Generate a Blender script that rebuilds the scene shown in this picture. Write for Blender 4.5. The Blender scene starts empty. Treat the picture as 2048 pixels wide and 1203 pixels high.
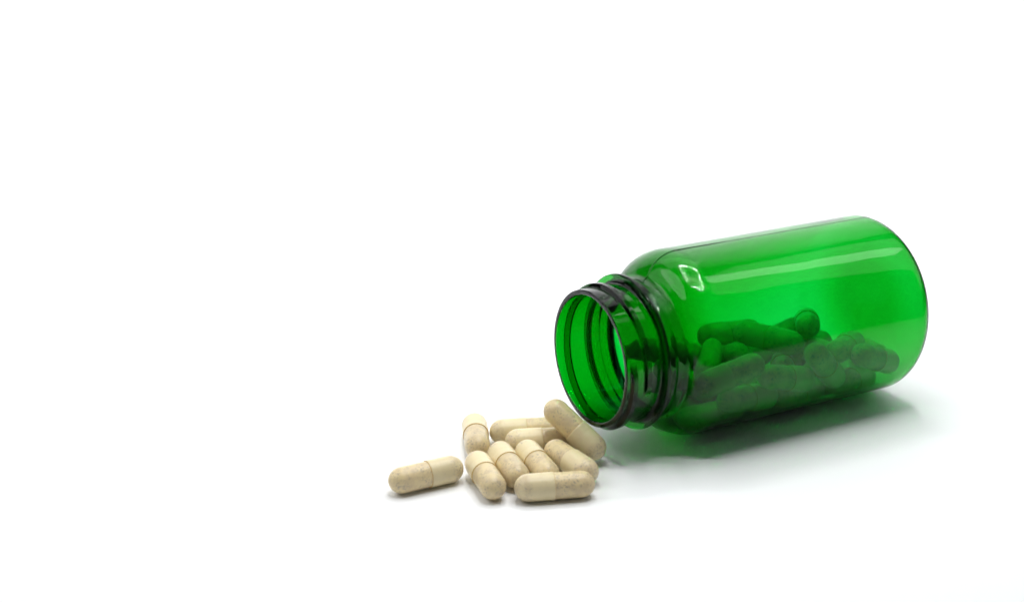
import bpy, bmesh, math, random
from mathutils import Vector, Matrix

random.seed(4)
MM = 0.001
sc = bpy.context.scene

# ------------------------------------------------------------------ camera
ELEV, DIST, FPX = 0.33757, 569.2, 3095.0            # radians, mm, focal in px of a 2048 px wide frame
cam_d = bpy.data.cameras.new('camera')
cam_d.sensor_fit = 'HORIZONTAL'; cam_d.sensor_width = 36.0
cam_d.lens = FPX / 2048.0 * 36.0
cam_d.clip_start = 0.01; cam_d.clip_end = 50.0
cam = bpy.data.objects.new('camera', cam_d)
cam.location = (0, -DIST * math.cos(ELEV) * MM, DIST * math.sin(ELEV) * MM)
cam.rotation_euler = (math.pi / 2 - ELEV, 0, 0)
cam_d.dof.use_dof = True
cam_d.dof.focus_distance = 0.485
cam_d.dof.aperture_fstop = 22.0
sc.collection.objects.link(cam); sc.camera = cam

# ------------------------------------------------------------------ world
world = bpy.data.worlds.new('World'); sc.world = world; world.use_nodes = True
bg = world.node_tree.nodes['Background']
bg.inputs['Color'].default_value = (0.93, 0.97, 1.0, 1); bg.inputs['Strength'].default_value = 0.06

# ------------------------------------------------------------------ lamps (a small light tent: two soft
# panels overhead, one added to whiten the backdrop and one further back, side panels, and a square of bare LEDs)
def area(name, loc, target, sx, sy, watts, col=(1, 1, 1), spread=180):
    l = bpy.data.lights.new(name, 'AREA'); l.shape = 'RECTANGLE'
    l.size = sx * MM; l.size_y = sy * MM; l.energy = watts; l.color = col; l.spread = math.radians(spread)
    o = bpy.data.objects.new(name, l); o.location = Vector(loc) * MM
    dv = (Vector(target) - Vector(loc)).normalized()
    up = Vector((0, 1, 0))
    x = up.cross(-dv)
    if x.length < 1e-4: x = Vector((1, 0, 0))
    x.normalize(); y = (-dv).cross(x)
    o.rotation_euler = Matrix((x, y, -dv)).transposed().to_euler()
    sc.collection.objects.link(o); return o
def panel_watts(radiance, sx, sy): return radiance * math.pi * sx * sy * 1e-6
area('backdrop_fill', (0, -60, 640), (0, 290, 230), 1000, 200, panel_watts(2.6, 1000, 200), (1, 0.995, 0.985), 100)  # added fill for the white sweep, spread limited to stay off the bottle
area('right_strip', (305, 0, 385), (60, -110, 0), 175, 60, panel_watts(3.0, 175, 60))
area('left_panel', (-310, -130, 400), (-60, -120, 0), 330, 420, panel_watts(2.0, 330, 420)).data.shape = 'ELLIPSE'
area('rear_panel', (-20, 130, 430), (0, -60, 0), 420, 200, panel_watts(1.0, 420, 200))
area('left_wall_lamp', (-430, -10, 240), (0, -60, 60), 440, 260, panel_watts(1.0, 440, 260))  # added lamp standing in for the lit left side of the tent
area('right_panel', (410, 10, 300), (0, -60, 60), 440, 260, panel_watts(0.8, 440, 260), (0.95, 0.985, 1))
# rectangle of bare LEDs hanging over the set
LEDZ, LX, LY, LSX, LSY, LN = 380.0, 62.0, -74.0, 155.0, 225.0, 13
led_d = bpy.data.lights.new('led', 'AREA'); led_d.shape = 'DISK'; led_d.size = 6 * MM; led_d.energy = LED_W = 0.0265
for side in range(4):
    for k in range(LN):
        t = k / LN - 0.5
        x, y = [(t, 0.5), (0.5, -t), (-t, -0.5), (-0.5, t)][side]
        o = bpy.data.objects.new('led', led_d); o.location = Vector((LX + x * LSX, LY + y * LSY, LEDZ)) * MM
        sc.collection.objects.link(o)

# ------------------------------------------------------------------ render settings
sc.view_settings.view_transform = 'Standard'; sc.view_settings.look = 'None'
sc.view_settings.exposure = 0.0; sc.view_settings.gamma = 1.0; sc.view_settings.use_curve_mapping = False
cy = sc.cycles
cy.max_bounces = 32; cy.transmission_bounces = 32; cy.glossy_bounces = 16; cy.diffuse_bounces = 6
cy.transparent_max_bounces = 16; cy.volume_bounces = 0
cy.caustics_refractive = True; cy.caustics_reflective = True; cy.blur_glossy = 0.3
cy.sample_clamp_indirect = 30.0
cy.use_denoising = True; cy.denoiser = 'OPENIMAGEDENOISE'
try: cy.denoising_prefilter = 'ACCURATE'
except Exception: pass

# ------------------------------------------------------------------ materials
def new_mat(name):
    m = bpy.data.materials.new(name); m.use_nodes = True
    nt = m.node_tree; nt.nodes.clear()
    out = nt.nodes.new('ShaderNodeOutputMaterial')
    return m, nt, out
def N(nt, kind, **kw):
    n = nt.nodes.new(kind)
    for k, v in kw.items():
        if k in n.inputs: n.inputs[k].default_value = v
        else: setattr(n, k, v)
    return n

def paper_material():
    m, nt, out = new_mat('white_paper')
    b = N(nt, 'ShaderNodeBsdfPrincipled', Roughness=0.62)
    b.inputs['Specular IOR Level'].default_value = 0.3
    tc = N(nt, 'ShaderNodeTexCoord'); no = N(nt, 'ShaderNodeTexNoise', Scale=900.0, Detail=4.0)
    nt.links.new(tc.outputs['Object'], no.inputs['Vector'])
    bp = N(nt, 'ShaderNodeBump', Strength=0.08, Distance=0.0001)
    nt.links.new(no.outputs['Fac'], bp.inputs['Height']); nt.links.new(bp.outputs['Normal'], b.inputs['Normal'])
    n2 = N(nt, 'ShaderNodeTexNoise', Scale=7.0, Detail=2.0)
    nt.links.new(tc.outputs['Object'], n2.inputs['Vector'])
    mx = N(nt, 'ShaderNodeMix', data_type='RGBA')
    mx.inputs[6].default_value = (0.85, 0.865, 0.875, 1); mx.inputs[7].default_value = (0.87, 0.885, 0.895, 1)
    nt.links.new(n2.outputs['Fac'], mx.inputs[0]); nt.links.new(mx.outputs[2], b.inputs['Base Color'])
    nt.links.new(b.outputs[0], out.inputs['Surface'])
    return m

def plastic_material():
    m, nt, out = new_mat('green_clear_plastic')
    b = N(nt, 'ShaderNodeBsdfPrincipled', Roughness=0.03, IOR=1.35)
    b.inputs['Base Color'].default_value = (1, 1, 1, 1)
    b.inputs['Transmission Weight'].default_value = 1.0
    # faint moulding waviness
    tc = N(nt, 'ShaderNodeTexCoord'); mp = N(nt, 'ShaderNodeMapping'); mp.inputs['Scale'].default_value = (25, 110, 110)
    no = N(nt, 'ShaderNodeTexNoise', Scale=1.0, Detail=2.0)
    nt.links.new(tc.outputs['Object'], mp.inputs['Vector']); nt.links.new(mp.outputs[0], no.inputs['Vector'])
    bp = N(nt, 'ShaderNodeBump', Strength=0.12, Distance=0.0012)
    nt.links.new(no.outputs['Fac'], bp.inputs['Height']); nt.links.new(bp.outputs['Normal'], b.inputs['Normal'])
    va = N(nt, 'ShaderNodeVolumeAbsorption', Density=6000.0)
    va.inputs['Color'].default_value = (0.0, 0.880, 0.50, 1)
    # faces where two moulded sections of the one-piece bottle meet are bonded: no optical boundary there
    at = N(nt, 'ShaderNodeAttribute', attribute_name='joint', attribute_type='GEOMETRY')
    tr = N(nt, 'ShaderNodeBsdfTransparent'); mx = N(nt, 'ShaderNodeMixShader')
    nt.links.new(at.outputs['Fac'], mx.inputs[0]); nt.links.new(b.outputs[0], mx.inputs[1]); nt.links.new(tr.outputs[0], mx.inputs[2])
    nt.links.new(mx.outputs[0], out.inputs['Surface']); nt.links.new(va.outputs[0], out.inputs['Volume'])
    return m

def powder_material(name, base, blotch, speck, cap):
    """gelatine shell over speckled powder; on the cap the powder only shows in the dome"""
    m, nt, out = new_mat(name)
    b = N(nt, 'ShaderNodeBsdfPrincipled', Roughness=0.30, IOR=1.42)
    b.inputs['Subsurface Weight'].default_value = 0.15
    b.inputs['Subsurface Radius'].default_value = (1.0, 0.7, 0.4)
    b.inputs['Subsurface Scale'].default_value = 0.0008
    tc = N(nt, 'ShaderNodeTexCoord'); oi = N(nt, 'ShaderNodeObjectInfo')
    mul = N(nt, 'ShaderNodeMath', operation='MULTIPLY'); mul.inputs[1].default_value = 3.7
    nt.links.new(oi.outputs['Random'], mul.inputs[0])
    add = N(nt, 'ShaderNodeVectorMath', operation='ADD')
    nt.links.new(tc.outputs['Object'], add.inputs[0]); nt.links.new(mul.outputs[0], add.inputs[1])
    def noise(scale, detail, lo, hi):
        n = N(nt, 'ShaderNodeTexNoise', Scale=scale, Detail=detail, Roughness=0.6)
        nt.links.new(add.outputs[0], n.inputs['Vector'])
        r = N(nt, 'ShaderNodeMapRange'); r.inputs[1].default_value = lo; r.inputs[2].default_value = hi
        nt.links.new(n.outputs['Fac'], r.inputs[0]); return r
    big = noise(330.0, 3.0, 0.40, 0.68)
    fine = noise(1550.0, 3.0, 0.52, 0.70)
    dens = noise(260.0, 1.0, 0.35, 0.6)
    fm = N(nt, 'ShaderNodeMath', operation='MULTIPLY')
    nt.links.new(fine.outputs[0], fm.inputs[0]); nt.links.new(dens.outputs[0], fm.inputs[1])
    if cap:
        sx = N(nt, 'ShaderNodeSeparateXYZ'); nt.links.new(tc.outputs['Object'], sx.inputs[0])
        dome = N(nt, 'ShaderNodeMapRange'); dome.inputs[1].default_value = 0.0062; dome.inputs[2].default_value = 0.0078
        dome.inputs[3].default_value = 0.12; dome.inputs[4].default_value = 1.0
        nt.links.new(sx.outputs['X'], dome.inputs[0])
        fm2 = N(nt, 'ShaderNodeMath', operation='MULTIPLY'); nt.links.new(fm.outputs[0], fm2.inputs[0]); nt.links.new(dome.outputs[0], fm2.inputs[1])
        bm2 = N(nt, 'ShaderNodeMath', operation='MULTIPLY'); nt.links.new(big.outputs[0], bm2.inputs[0]); nt.links.new(dome.outputs[0], bm2.inputs[1])
        fsock, bsock = fm2.outputs[0], bm2.outputs[0]
    else:
        fsock, bsock = fm.outputs[0], big.outputs[0]
    m1 = N(nt, 'ShaderNodeMix', data_type='RGBA'); m1.inputs[6].default_value = (*base, 1); m1.inputs[7].default_value = (*blotch, 1)
    nt.links.new(bsock, m1.inputs[0])
    m2 = N(nt, 'ShaderNodeMix', data_type='RGBA'); m2.inputs[7].default_value = (*speck, 1)
    nt.links.new(m1.outputs[2], m2.inputs[6]); nt.links.new(fsock, m2.inputs[0])
    # small tone differences between capsules
    hv = N(nt, 'ShaderNodeHueSaturation'); vr = N(nt, 'ShaderNodeMapRange')
    vr.inputs[3].default_value = 0.93; vr.inputs[4].default_value = 1.05
    nt.links.new(oi.outputs['Random'], vr.inputs[0]); nt.links.new(vr.outputs[0], hv.inputs['Value'])
    nt.links.new(m2.outputs[2], hv.inputs['Color']); nt.links.new(hv.outputs[0], b.inputs['Base Color'])
    # shell is not perfectly even
    bn = N(nt, 'ShaderNodeTexNoise', Scale=420.0, Detail=2.0); nt.links.new(add.outputs[0], bn.inputs['Vector'])
    bp = N(nt, 'ShaderNodeBump', Strength=0.10, Distance=0.0004)
    nt.links.new(bn.outputs['Fac'], bp.inputs['Height']); nt.links.new(bp.outputs['Normal'], b.inputs['Normal'])
    nt.links.new(b.outputs[0], out.inputs['Surface'])
    return m

def plain_material(name, col, rough):
    m, nt, out = new_mat(name)
    b = N(nt, 'ShaderNodeBsdfPrincipled', Roughness=rough); b.inputs['Base Color'].default_value = (*col, 1)
    nt.links.new(b.outputs[0], out.inputs['Surface']); return m

M_PAPER = paper_material()
M_GREEN = plastic_material()
M_BODY = powder_material('capsule_body_shell', (0.73, 0.60, 0.345), (0.60, 0.48, 0.30), (0.33, 0.28, 0.23), False)
M_CAP = powder_material('capsule_cap_shell', (0.75, 0.645, 0.40), (0.61, 0.49, 0.32), (0.34, 0.29, 0.24), True)
M_EDGE = plain_material('gelatine_edge', (0.62, 0.38, 0.09), 0.35)

# ------------------------------------------------------------------ mesh helpers
def link_mesh(name, bm, mats, parent=None, sharp=38, joints=()):
    if joints:
        lay = bm.faces.layers.float.new('joint')
        for f in bm.faces:
            f[lay] = 1.0 if any(all(abs(v.co.x / MM - j) < 1e-3 for v in f.verts) for j in joints) else 0.0
    bmesh.ops.recalc_face_normals(bm, faces=bm.faces[:])
    for f in bm.faces: f.smooth = True
    for e in bm.edges:
        if len(e.link_faces) == 2 and e.calc_face_angle(0) > math.radians(sharp): e.smooth = False
    me = bpy.data.meshes.new(name); bm.to_mesh(me); bm.free()
    for m in mats: me.materials.append(m)
    o = bpy.data.objects.new(name, me); sc.collection.objects.link(o)
    if parent: o.parent = parent
    return o

def tag(o, label, cat, group=None):
    o['label'] = label; o['category'] = cat
    if group: o['group'] = group

def lathe(profile, thetas, bump=None, closed=True, poles=()):
    """profile: list of (s, r) in mm turned about X. A point with r == 0 is a pole."""
    bm = bmesh.new(); rings = []
    for i, (s, r) in enumerate(profile):
        if r < 1e-6:
            rings.append([bm.verts.new((s * MM, 0, 0))])
        else:
            ring = []
            for t in thetas:
                rr = r + (bump(i, s, r, t) if bump else 0.0)
                ring.append(bm.verts.new((s * MM, rr * math.cos(t) * MM, rr * math.sin(t) * MM)))
            rings.append(ring)
    n = len(thetas); m = len(rings)
    for i in range(m if closed else m - 1):
        a, b = rings[i], rings[(i + 1) % m]
        if len(a) == 1 and len(b) == 1: continue
        for k in range(n):
            k2 = (k + 1) % n
            if len(a) == 1: bm.faces.new((a[0], b[k], b[k2]))
            elif len(b) == 1: bm.faces.new((a[k], a[k2], b[0]))
            else: bm.faces.new((a[k], a[k2], b[k2], b[k]))
    return bm

# ------------------------------------------------------------------ the paper sweep
def build_backdrop():
    bm = bmesh.new(); pts = [(-258.0, 0.0)]
    for y in range(-240, 61, 20): pts.append((float(y), 0.0))
    R0 = 220.0
    for k in range(1, 25):
        a = k / 24 * math.pi / 2
        pts.append((60 + R0 * math.sin(a), R0 - R0 * math.cos(a)))
    pts.append((280.0, 420.0)); pts.append((280.0, 640.0))
    xs = [-420 + 101 * i for i in range(9)]
    rows = [[bm.verts.new((x * MM, y * MM, z * MM)) for x in xs] for y, z in pts]
    for a, b in zip(rows, rows[1:]):
        for k in range(len(xs) - 1): bm.faces.new((a[k], a[k + 1], b[k + 1], b[k]))
    me = bpy.data.meshes.new('backdrop'); 
    for f in bm.faces: f.smooth = True
    bmesh.ops.recalc_face_normals(bm, faces=bm.faces[:])
    bm.to_mesh(me); bm.free(); me.materials.append(M_PAPER)
    o = bpy.data.objects.new('backdrop', me); sc.collection.objects.link(o)
    o['kind'] = 'structure'
    so = o.modifiers.new('thickness', 'SOLIDIFY'); so.thickness = 0.0004; so.offset = -1
    return o
backdrop = build_backdrop()
ns = [p.normal.z for p in backdrop.data.polygons[:4]]
if ns[0] < 0: backdrop.data.flip_normals()

# ------------------------------------------------------------------ the bottle
BX, BY, YAW, RB, LEN = 21.855, -128.186, 0.503904, 27.572, 105.586
bottle = bpy.data.objects.new('bottle', None); sc.collection.objects.link(bottle)
bottle.empty_display_size = 0.01
bottle.location = (BX * MM, BY * MM, RB * MM); bottle.rotation_euler = (0, 0, YAW)
tag(bottle, 'open clear green plastic bottle lying on its side with capsules inside', 'bottle')

SEAM = math.radians(88.0)
def theta_list(n, seam=True):
    ts = [2 * math.pi * k / n for k in range(n)]
    if seam:
        for c in (SEAM, SEAM + math.pi):
            ts = [t for t in ts if abs(t - c) > math.radians(1.2)]
            ts += [c + math.radians(d) for d in (-0.9, -0.42, -0.2, 0.0, 0.2, 0.42, 0.9)]
    return sorted(ts)
def body_profile():
    S1, RS, RN = 29.6, 10.25, 19.34
    outer = [(17.02, 20.22), (17.9, 20.22), (18.45, 20.3), (18.9, 20.52), (19.25, 20.85)]
    for k in range(19):
        t = math.radians(78 * (1 - k / 18))
        outer.append((S1 - RS * math.sin(t), RB - (RB - RN) * (1 - math.cos(t))))
    for s in (31.0, 38, 48, 58, 68, 78, 88, 95): outer.append((float(s), RB))
    rc = 6.2
    for k in range(13):
        t = math.pi / 2 * k / 12
        outer.append((LEN - rc + rc * math.sin(t), RB - rc + rc * math.cos(t)))
    for k in range(1, 15):
        r = (RB - rc) * (1 - k / 14); u = min(1.0, k / 8.0)
        outer.append((LEN - 1.9 * u * u * (3 - 2 * u), r))
    n_out = len(outer)
    W = 0.46
    wall = lambda s: W + 0.34 * max(0.0, min(1.0, (88.0 - s) / 58.0)) ** 1.3
    inner = []
    for k in range(14, 0, -1):
        r = (RB - rc) * (1 - k / 14); u = min(1.0, k / 8.0)
        inner.append((LEN - 0.7 - 2.2 * u * u * (3 - 2 * u), r))
    ri = rc - 0.7
    for k in range(12, -1, -1):
        t = math.pi / 2 * k / 12
        inner.append((LEN - rc + ri * math.sin(t) , RB - rc + (rc - W) * math.cos(t)))
    for s in (95, 88, 78, 68, 58, 48, 38, 31.0): inner.append((float(s), RB - wall(s)))
    R1 = RB - wall(29.6); RN2 = 18.2
    for k in range(19):
        t = math.radians(76 * k / 18)
        inner.append((S1 - (RS - 1.2) * math.sin(t), R1 - (R1 - RN2) * (1 - math.cos(t))))
    inner += [(20.5, 18.95), (19.9, 18.45), (19.0, 18.22), (18.0, 18.16), (17.02, 18.16)]
    return outer, inner, n_out
outer, inner, n_out = body_profile()
def body_bump(i, s, r, t):
    v = 0.0
    if i < n_out and 18.0 < s < LEN - 1:                       # parting line ridge, outside only
        for c in (SEAM, SEAM + math.pi):
            d = abs((t - c + math.pi) % (2 * math.pi) - math.pi)
            v += (0.06 + 0.16 * max(0.0, min(1.0, (50.0 - s) / 16.0))) * max(0.0, 1 - d / math.radians(0.40))
    else:                                                      # blown wall is not perfectly even
        if r > 19.0 and 30 < s < LEN - 7:
            v += 0.07 * math.sin(2 * t + 0.7 + s * 0.02) + 0.05 * math.sin(3 * t - s * 0.045)
    return v
# the blown part is one piece of plastic; shoulder, wall and base are sections of it
def section(name, s0, s1, o0, i1, eps0, eps1):
    def fix(p): return (p[0] + (eps0 if abs(p[0] - s0) < 1e-6 else (-eps1 if abs(p[0] - s1) < 1e-6 else 0.0)), p[1])
    o = [p for p in outer if s0 - 1e-6 <= p[0] <= s1 + 1e-6 and o0(p)]
    n = [p for p in inner if s0 - 1e-6 <= p[0] <= s1 + 1e-6 and i1(p)]
    js = [s0 + eps0] + ([s1 - eps1] if s1 < LEN else [])
    no = len(o)
    def bump(i, s, r, t): return body_bump(0 if i < no else n_out, s, r, t)
    return link_mesh(name, lathe([fix(p) for p in o + n], theta_list(180), bump), [M_GREEN], bottle, 50, js)
G = 0.006
yes = lambda p: True
shoulder = section('shoulder', 17.02, 31.0, yes, yes, -0.0, G)
body = section('body', 31.0, 95.0, yes, yes, G, G)
base = section('base', 95.0, LEN + 1, yes, yes, G, 0.0)

# neck: three moulded rings stacked on the shoulder, each butted against the next with a hair of air
RI = 18.16
def ring_part(name, prof):
    return link_mesh(name, lathe(prof, theta_list(200, False)), [M_GREEN], bottle, 50, [prof[0][0], prof[-1][0]])
collar = ring_part('collar', [(13.26, RI), (13.26, 20.16), (13.5, 20.22), (15.6, 20.24), (15.72, 20.36), (15.95, 20.38), (16.08, 20.26), (17.01, 20.22), (17.01, RI)])
flange = ring_part('flange', [(10.94, RI), (10.94, 19.87), (11.2, 19.95), (11.4, 20.2), (11.52, 20.7), (11.6, 21.6), (11.65, 22.4), (11.74, 22.6), (11.92, 22.66), (12.5, 22.66), (12.68, 22.6), (12.77, 22.4), (12.82, 21.4), (12.9, 20.7), (13.05, 20.3), (13.25, 20.16), (13.25, RI)])

def thread_height(s, t):
    """raised screw thread, a little more than one turn"""
    T0, TL, S0, S1_ = math.radians(166.0), math.radians(392.0), 2.15, 7.15
    h = 0.0
    for k in (-1, 0, 1, 2):
        v = t + 2 * math.pi * k - T0
        if v < 0 or v > TL: continue
        u = v / TL; ds = s - (S0 + (S1_ - S0) * u)
        e = min(1.0, min(v, TL - v) / math.radians(12.0)); e = e * e * (3 - 2 * e)
        w0, w1 = 1.32, 1.15                                       # flank feet either side of the crest
        d = -ds / w0 if ds < 0 else ds / w1
        if d < 1.0:
            p = 1.0 if d < 0.52 else 0.5 + 0.5 * math.cos((d - 0.52) / 0.48 * math.pi)
            h = max(h, 1.15 * e * p)
    return h
def build_threaded_rim():
    ts = theta_list(260, False); bm = bmesh.new(); rows = []
    prof = [(0.32, 18.42), (0.09, 18.52), (0.0, 18.72), (0.0, 19.62), (0.09, 19.84), (0.32, 19.92)]
    rows = [[(s, r)] * len(ts) for s, r in prof]
    n = 120
    for k in range(1, n + 1):
        s = 0.32 + (10.93 - 0.32) * k / n
        rows.append([(s, 19.90 - 0.005 * s + thread_height(s, t)) for t in ts])
    for s, r in ((10.93, RI), (9.0, RI), (6.0, RI), (3.0, RI + 0.02), (1.4, 18.3)): rows.append([(s, r)] * len(ts))
    vs = [[bm.verts.new((s * MM, r * math.cos(t) * MM, r * math.sin(t) * MM)) for (s, r), t in zip(row, ts)] for row in rows]
    m = len(vs); q = len(ts)
    for i in range(m):
        a, b = vs[i], vs[(i + 1) % m]
        for k in range(q): bm.faces.new((a[k], a[(k + 1) % q], b[(k + 1) % q], b[k]))
    return link_mesh('threaded_rim', bm, [M_GREEN], bottle, 60, [10.93])
threaded_rim = build_threaded_rim()

# ------------------------------------------------------------------ capsules
OUTSIDE = {
    'c1': ((-29.82, -157.26, 3.83), (-17.11, -150.49, 3.83)),
    'c2': ((-9.78, -135.48, 3.83), (-10.97, -121.13, 3.83)),
    'c3': ((11.54, -123.48, 3.83), (-2.72, -125.44, 3.83)),
    'c4': ((15.99, -130.57, 3.83), (1.73, -132.54, 3.83)),
    'c6': ((12.6, -139.33, 3.83), (20.1, -151.62, 3.83)),
    'c7': ((-5.14, -161.05, 3.83), (-9.4, -147.3, 3.83)),
    'c8': ((1.25, -154.63, 3.83), (-3.19, -140.93, 3.83)),
    'c9': ((9.45, -153.39, 3.83), (4.52, -139.86, 3.83)),
    'c10': ((18.63, -159.72, 3.83), (4.4, -161.89, 3.83)),
    'c5': ((12.63, -132.75, 13.26), (22.84, -138.77, 5.09)),
}
INSIDE = [
    ((67.81, -128.93, 25.82), (54.83, -134.17, 22.45)),
    ((73.72, -124.51, 20.71), (84.95, -116.41, 16.75)),
    ((88.46, -117.44, 24.74), (95.4, -109.48, 14.95)),
    ((104.43, -107.63, 20.7), (114.05, -98.42, 15.23)),
    ((62.11, -127.81, 15.0), (73.73, -119.59, 12.8)),
    ((64.8, -116.95, 7.41), (52.13, -123.79, 7.63)),
    ((80.7, -108.51, 7.56), (91.74, -99.37, 6.29)),
    ((98.67, -101.17, 9.0), (109.15, -91.48, 7.13)),
    ((97.18, -104.83, 20.78), (104.54, -92.59, 18.93)),
    ((106.38, -77.37, 12.91), (113.33, -89.97, 13.42)),
    ((88.27, -103.17, 28.3), (90.47, -89.29, 25.18)),
    ((72.73, -89.57, 21.92), (58.79, -93.05, 20.99)),
    ((82.96, -106.88, 24.22), (70.32, -100.02, 25.01)),
    ((81.64, -104.22, 14.44), (83.63, -90.3, 11.37)),
    ((63.87, -99.75, 16.91), (76.32, -92.64, 15.5)),
    ((81.81, -93.93, 20.69), (95.53, -94.24, 16.31)),
]
BURIED = [
    ((90.61, -68.48, 14.88), (78.86, -76.58, 12.97)),
    ((53.02, -100.88, 17.9), (39.98, -94.78, 17.47)),
    ((60.64, -97.22, 6.24), (59.6, -111.53, 4.94)),
    ((92.66, -73.54, 9.17), (84.67, -85.06, 5.89)),
    ((56.77, -114.25, 12.01), (45.81, -105.37, 14.92)),
    ((78.84, -90.4, 5.34), (68.03, -99.89, 4.79)),
    ((76.3, -110.32, 13.57), (63.24, -116.0, 15.7)),
    ((60.6, -88.15, 11.51), (72.41, -80.6, 14.81)),
    ((77.06, -82.74, 8.79), (66.03, -91.86, 7.19)),
    ((73.59, -106.58, 5.47), (61.65, -108.5, 13.3)),
    ((97.03, -80.21, 14.69), (82.99, -83.4, 14.68)),
    ((74.76, -101.53, 11.39), (66.44, -108.09, 21.14)),
    ((96.84, -93.3, 5.36), (106.06, -82.25, 5.87)),
    ((89.53, -91.15, 4.65), (78.73, -100.68, 4.9)),
    ((101.73, -73.28, 8.42), (93.94, -84.86, 4.87)),
    ((43.5, -101.17, 8.84), (53.73, -91.51, 11.91)),
    ((52.66, -101.59, 6.25), (51.62, -115.9, 4.94)),
    ((59.18, -104.4, 20.79), (56.12, -118.43, 19.67)),
]

def arc(cx, rad_s, rad_r, a0, a1, n):
    return [(cx + rad_s * math.sin(a0 + (a1 - a0) * k / n), rad_r * math.cos(a0 + (a1 - a0) * k / n)) for k in range(n + 1)]
H = math.pi / 2
def cap_meshes():
    ts = [2 * math.pi * k / 48 for k in range(48)]
    HL, RC, RBd = 7.22, 3.81, 3.62
    # cap: dome at +X, open edge at x = 0.35 ; slightly swollen edge, faint locking groove
    prof = [(0.35, 3.60), (0.35, RC - 0.035), (0.40, RC), (0.9, RC), (2.2, RC - 0.005), (2.9, RC - 0.02), (3.2, RC - 0.05), (3.5, RC - 0.02), (4.2, RC - 0.01), (6.0, RC - 0.03)]
    dome = arc(HL - 0.1, 3.93, RC - 0.04, 0, H, 12); dome[-1] = (dome[-1][0], 0.0)
    bm = lathe(prof + dome, ts, closed=False)
    for f in bm.faces:
        c = f.calc_center_median()
        if c.x < 0.38 * MM and f.calc_area() > 0: f.material_index = 1
    cap = link_mesh('cap', bm, [M_CAP, M_EDGE], None, 50)
    d2 = arc(-(HL - 0.1), -3.93, RBd, 0, H, 12); d2[-1] = (d2[-1][0], 0.0)
    prof2 = [(1.2, 0.0), (1.2, 3.45), (0.9, 3.55), (0.3, RBd), (-2.0, RBd + 0.005), (-4.0, RBd), (-6.0, RBd)]
    bm = lathe(prof2 + d2, ts, closed=False)
    bod = link_mesh('body', bm, [M_BODY], None, 50)
    return cap, bod
cap0, body0 = cap_meshes()
first = [True]
def place_capsule(a, b, label, group):
    A = Vector(a) * MM; B = Vector(b) * MM
    x = (B - A).normalized()
    up = Vector((0, 0, 1)); y = up.cross(x)
    y.normalize(); z = x.cross(y)
    root = bpy.data.objects.new('capsule', None); sc.collection.objects.link(root)
    root.empty_display_size = 0.004
    rot = Matrix((x, y, z)).transposed() @ Matrix.Rotation(random.uniform(0, 6.28), 3, 'X')
    root.matrix_world = Matrix.Translation((A + B) / 2) @ rot.to_4x4()
    tag(root, label, 'capsule', group)
    if first[0]:
        c, d = cap0, body0; first[0] = False
    else:
        c, d = cap0.copy(), body0.copy(); sc.collection.objects.link(c); sc.collection.objects.link(d)
    c.parent = root; d.parent = root
    return root

OUT_LABEL = {
    'c1': 'beige capsule lying apart at the far left of the spilled pile',
    'c2': 'beige capsule at the back left of the spilled pile, pointing toward the viewer',
    'c3': 'rearmost beige capsule lying crosswise, speckled half hidden by the propped-up one',
    'c4': 'beige capsule lying crosswise mid-pile, right in front of the rearmost one',
    'c5': 'beige capsule propped up at a slant right beside the bottle mouth',
    'c6': 'slanting beige capsule just below the propped-up one, its pale cap at lower right',
    'c7': 'leftmost of the three parallel beige capsules, touching the one lying apart',
    'c8': 'middle one of the three parallel slanting beige capsules',
    'c9': 'rightmost of the three parallel slanting beige capsules, behind the frontmost one',
    'c10': 'frontmost beige capsule lying sideways across the front of the pile',
}
for k, (a, b) in OUTSIDE.items():
    place_capsule(a, b, OUT_LABEL[k], 'capsules spilled on the white surface')
IN_LABEL = [
    'green-tinted capsule in the bottle beside the neck, rounded end tilted up right',
    'green-tinted capsule in the bottle lying level at mid-length against the near wall',
    'green-tinted capsule in the bottle pointing at the viewer, right of mid-length',
    'green-tinted capsule in the bottle nearest the base, against the near wall',
    'dim capsule low in the bottle directly under the one tilted up beside the neck',
    'dim capsule at the very bottom of the bottle, closest to the shoulder',
    'dim capsule at the bottom of the bottle under its mid-length',
    'dim capsule at the bottom of the bottle toward the base',
    'capsule in the bottle wedged behind the one pointing at the viewer',
    'dark capsule in the bottle lying at the back, nearest the base',
    'dark round capsule end standing highest on the heap in the bottle',
    'dark capsule on top of the heap in the bottle, right behind the shoulder',
    'dark capsule on top of the heap in the bottle, left of the highest round end',
    'small capsule tip peeking out mid-heap in the bottle',
    'capsule in the bottle lying behind the one tilted up beside the neck',
    'capsule in the bottle behind the level one at mid-length',
]
for (a, b), lab in zip(INSIDE, IN_LABEL):
    place_capsule(a, b, lab, 'capsules inside the bottle')
for a, b in BURIED:
    place_capsule(a, b, 'capsule buried deep in the heap inside the green bottle', 'capsules buried inside the bottle')
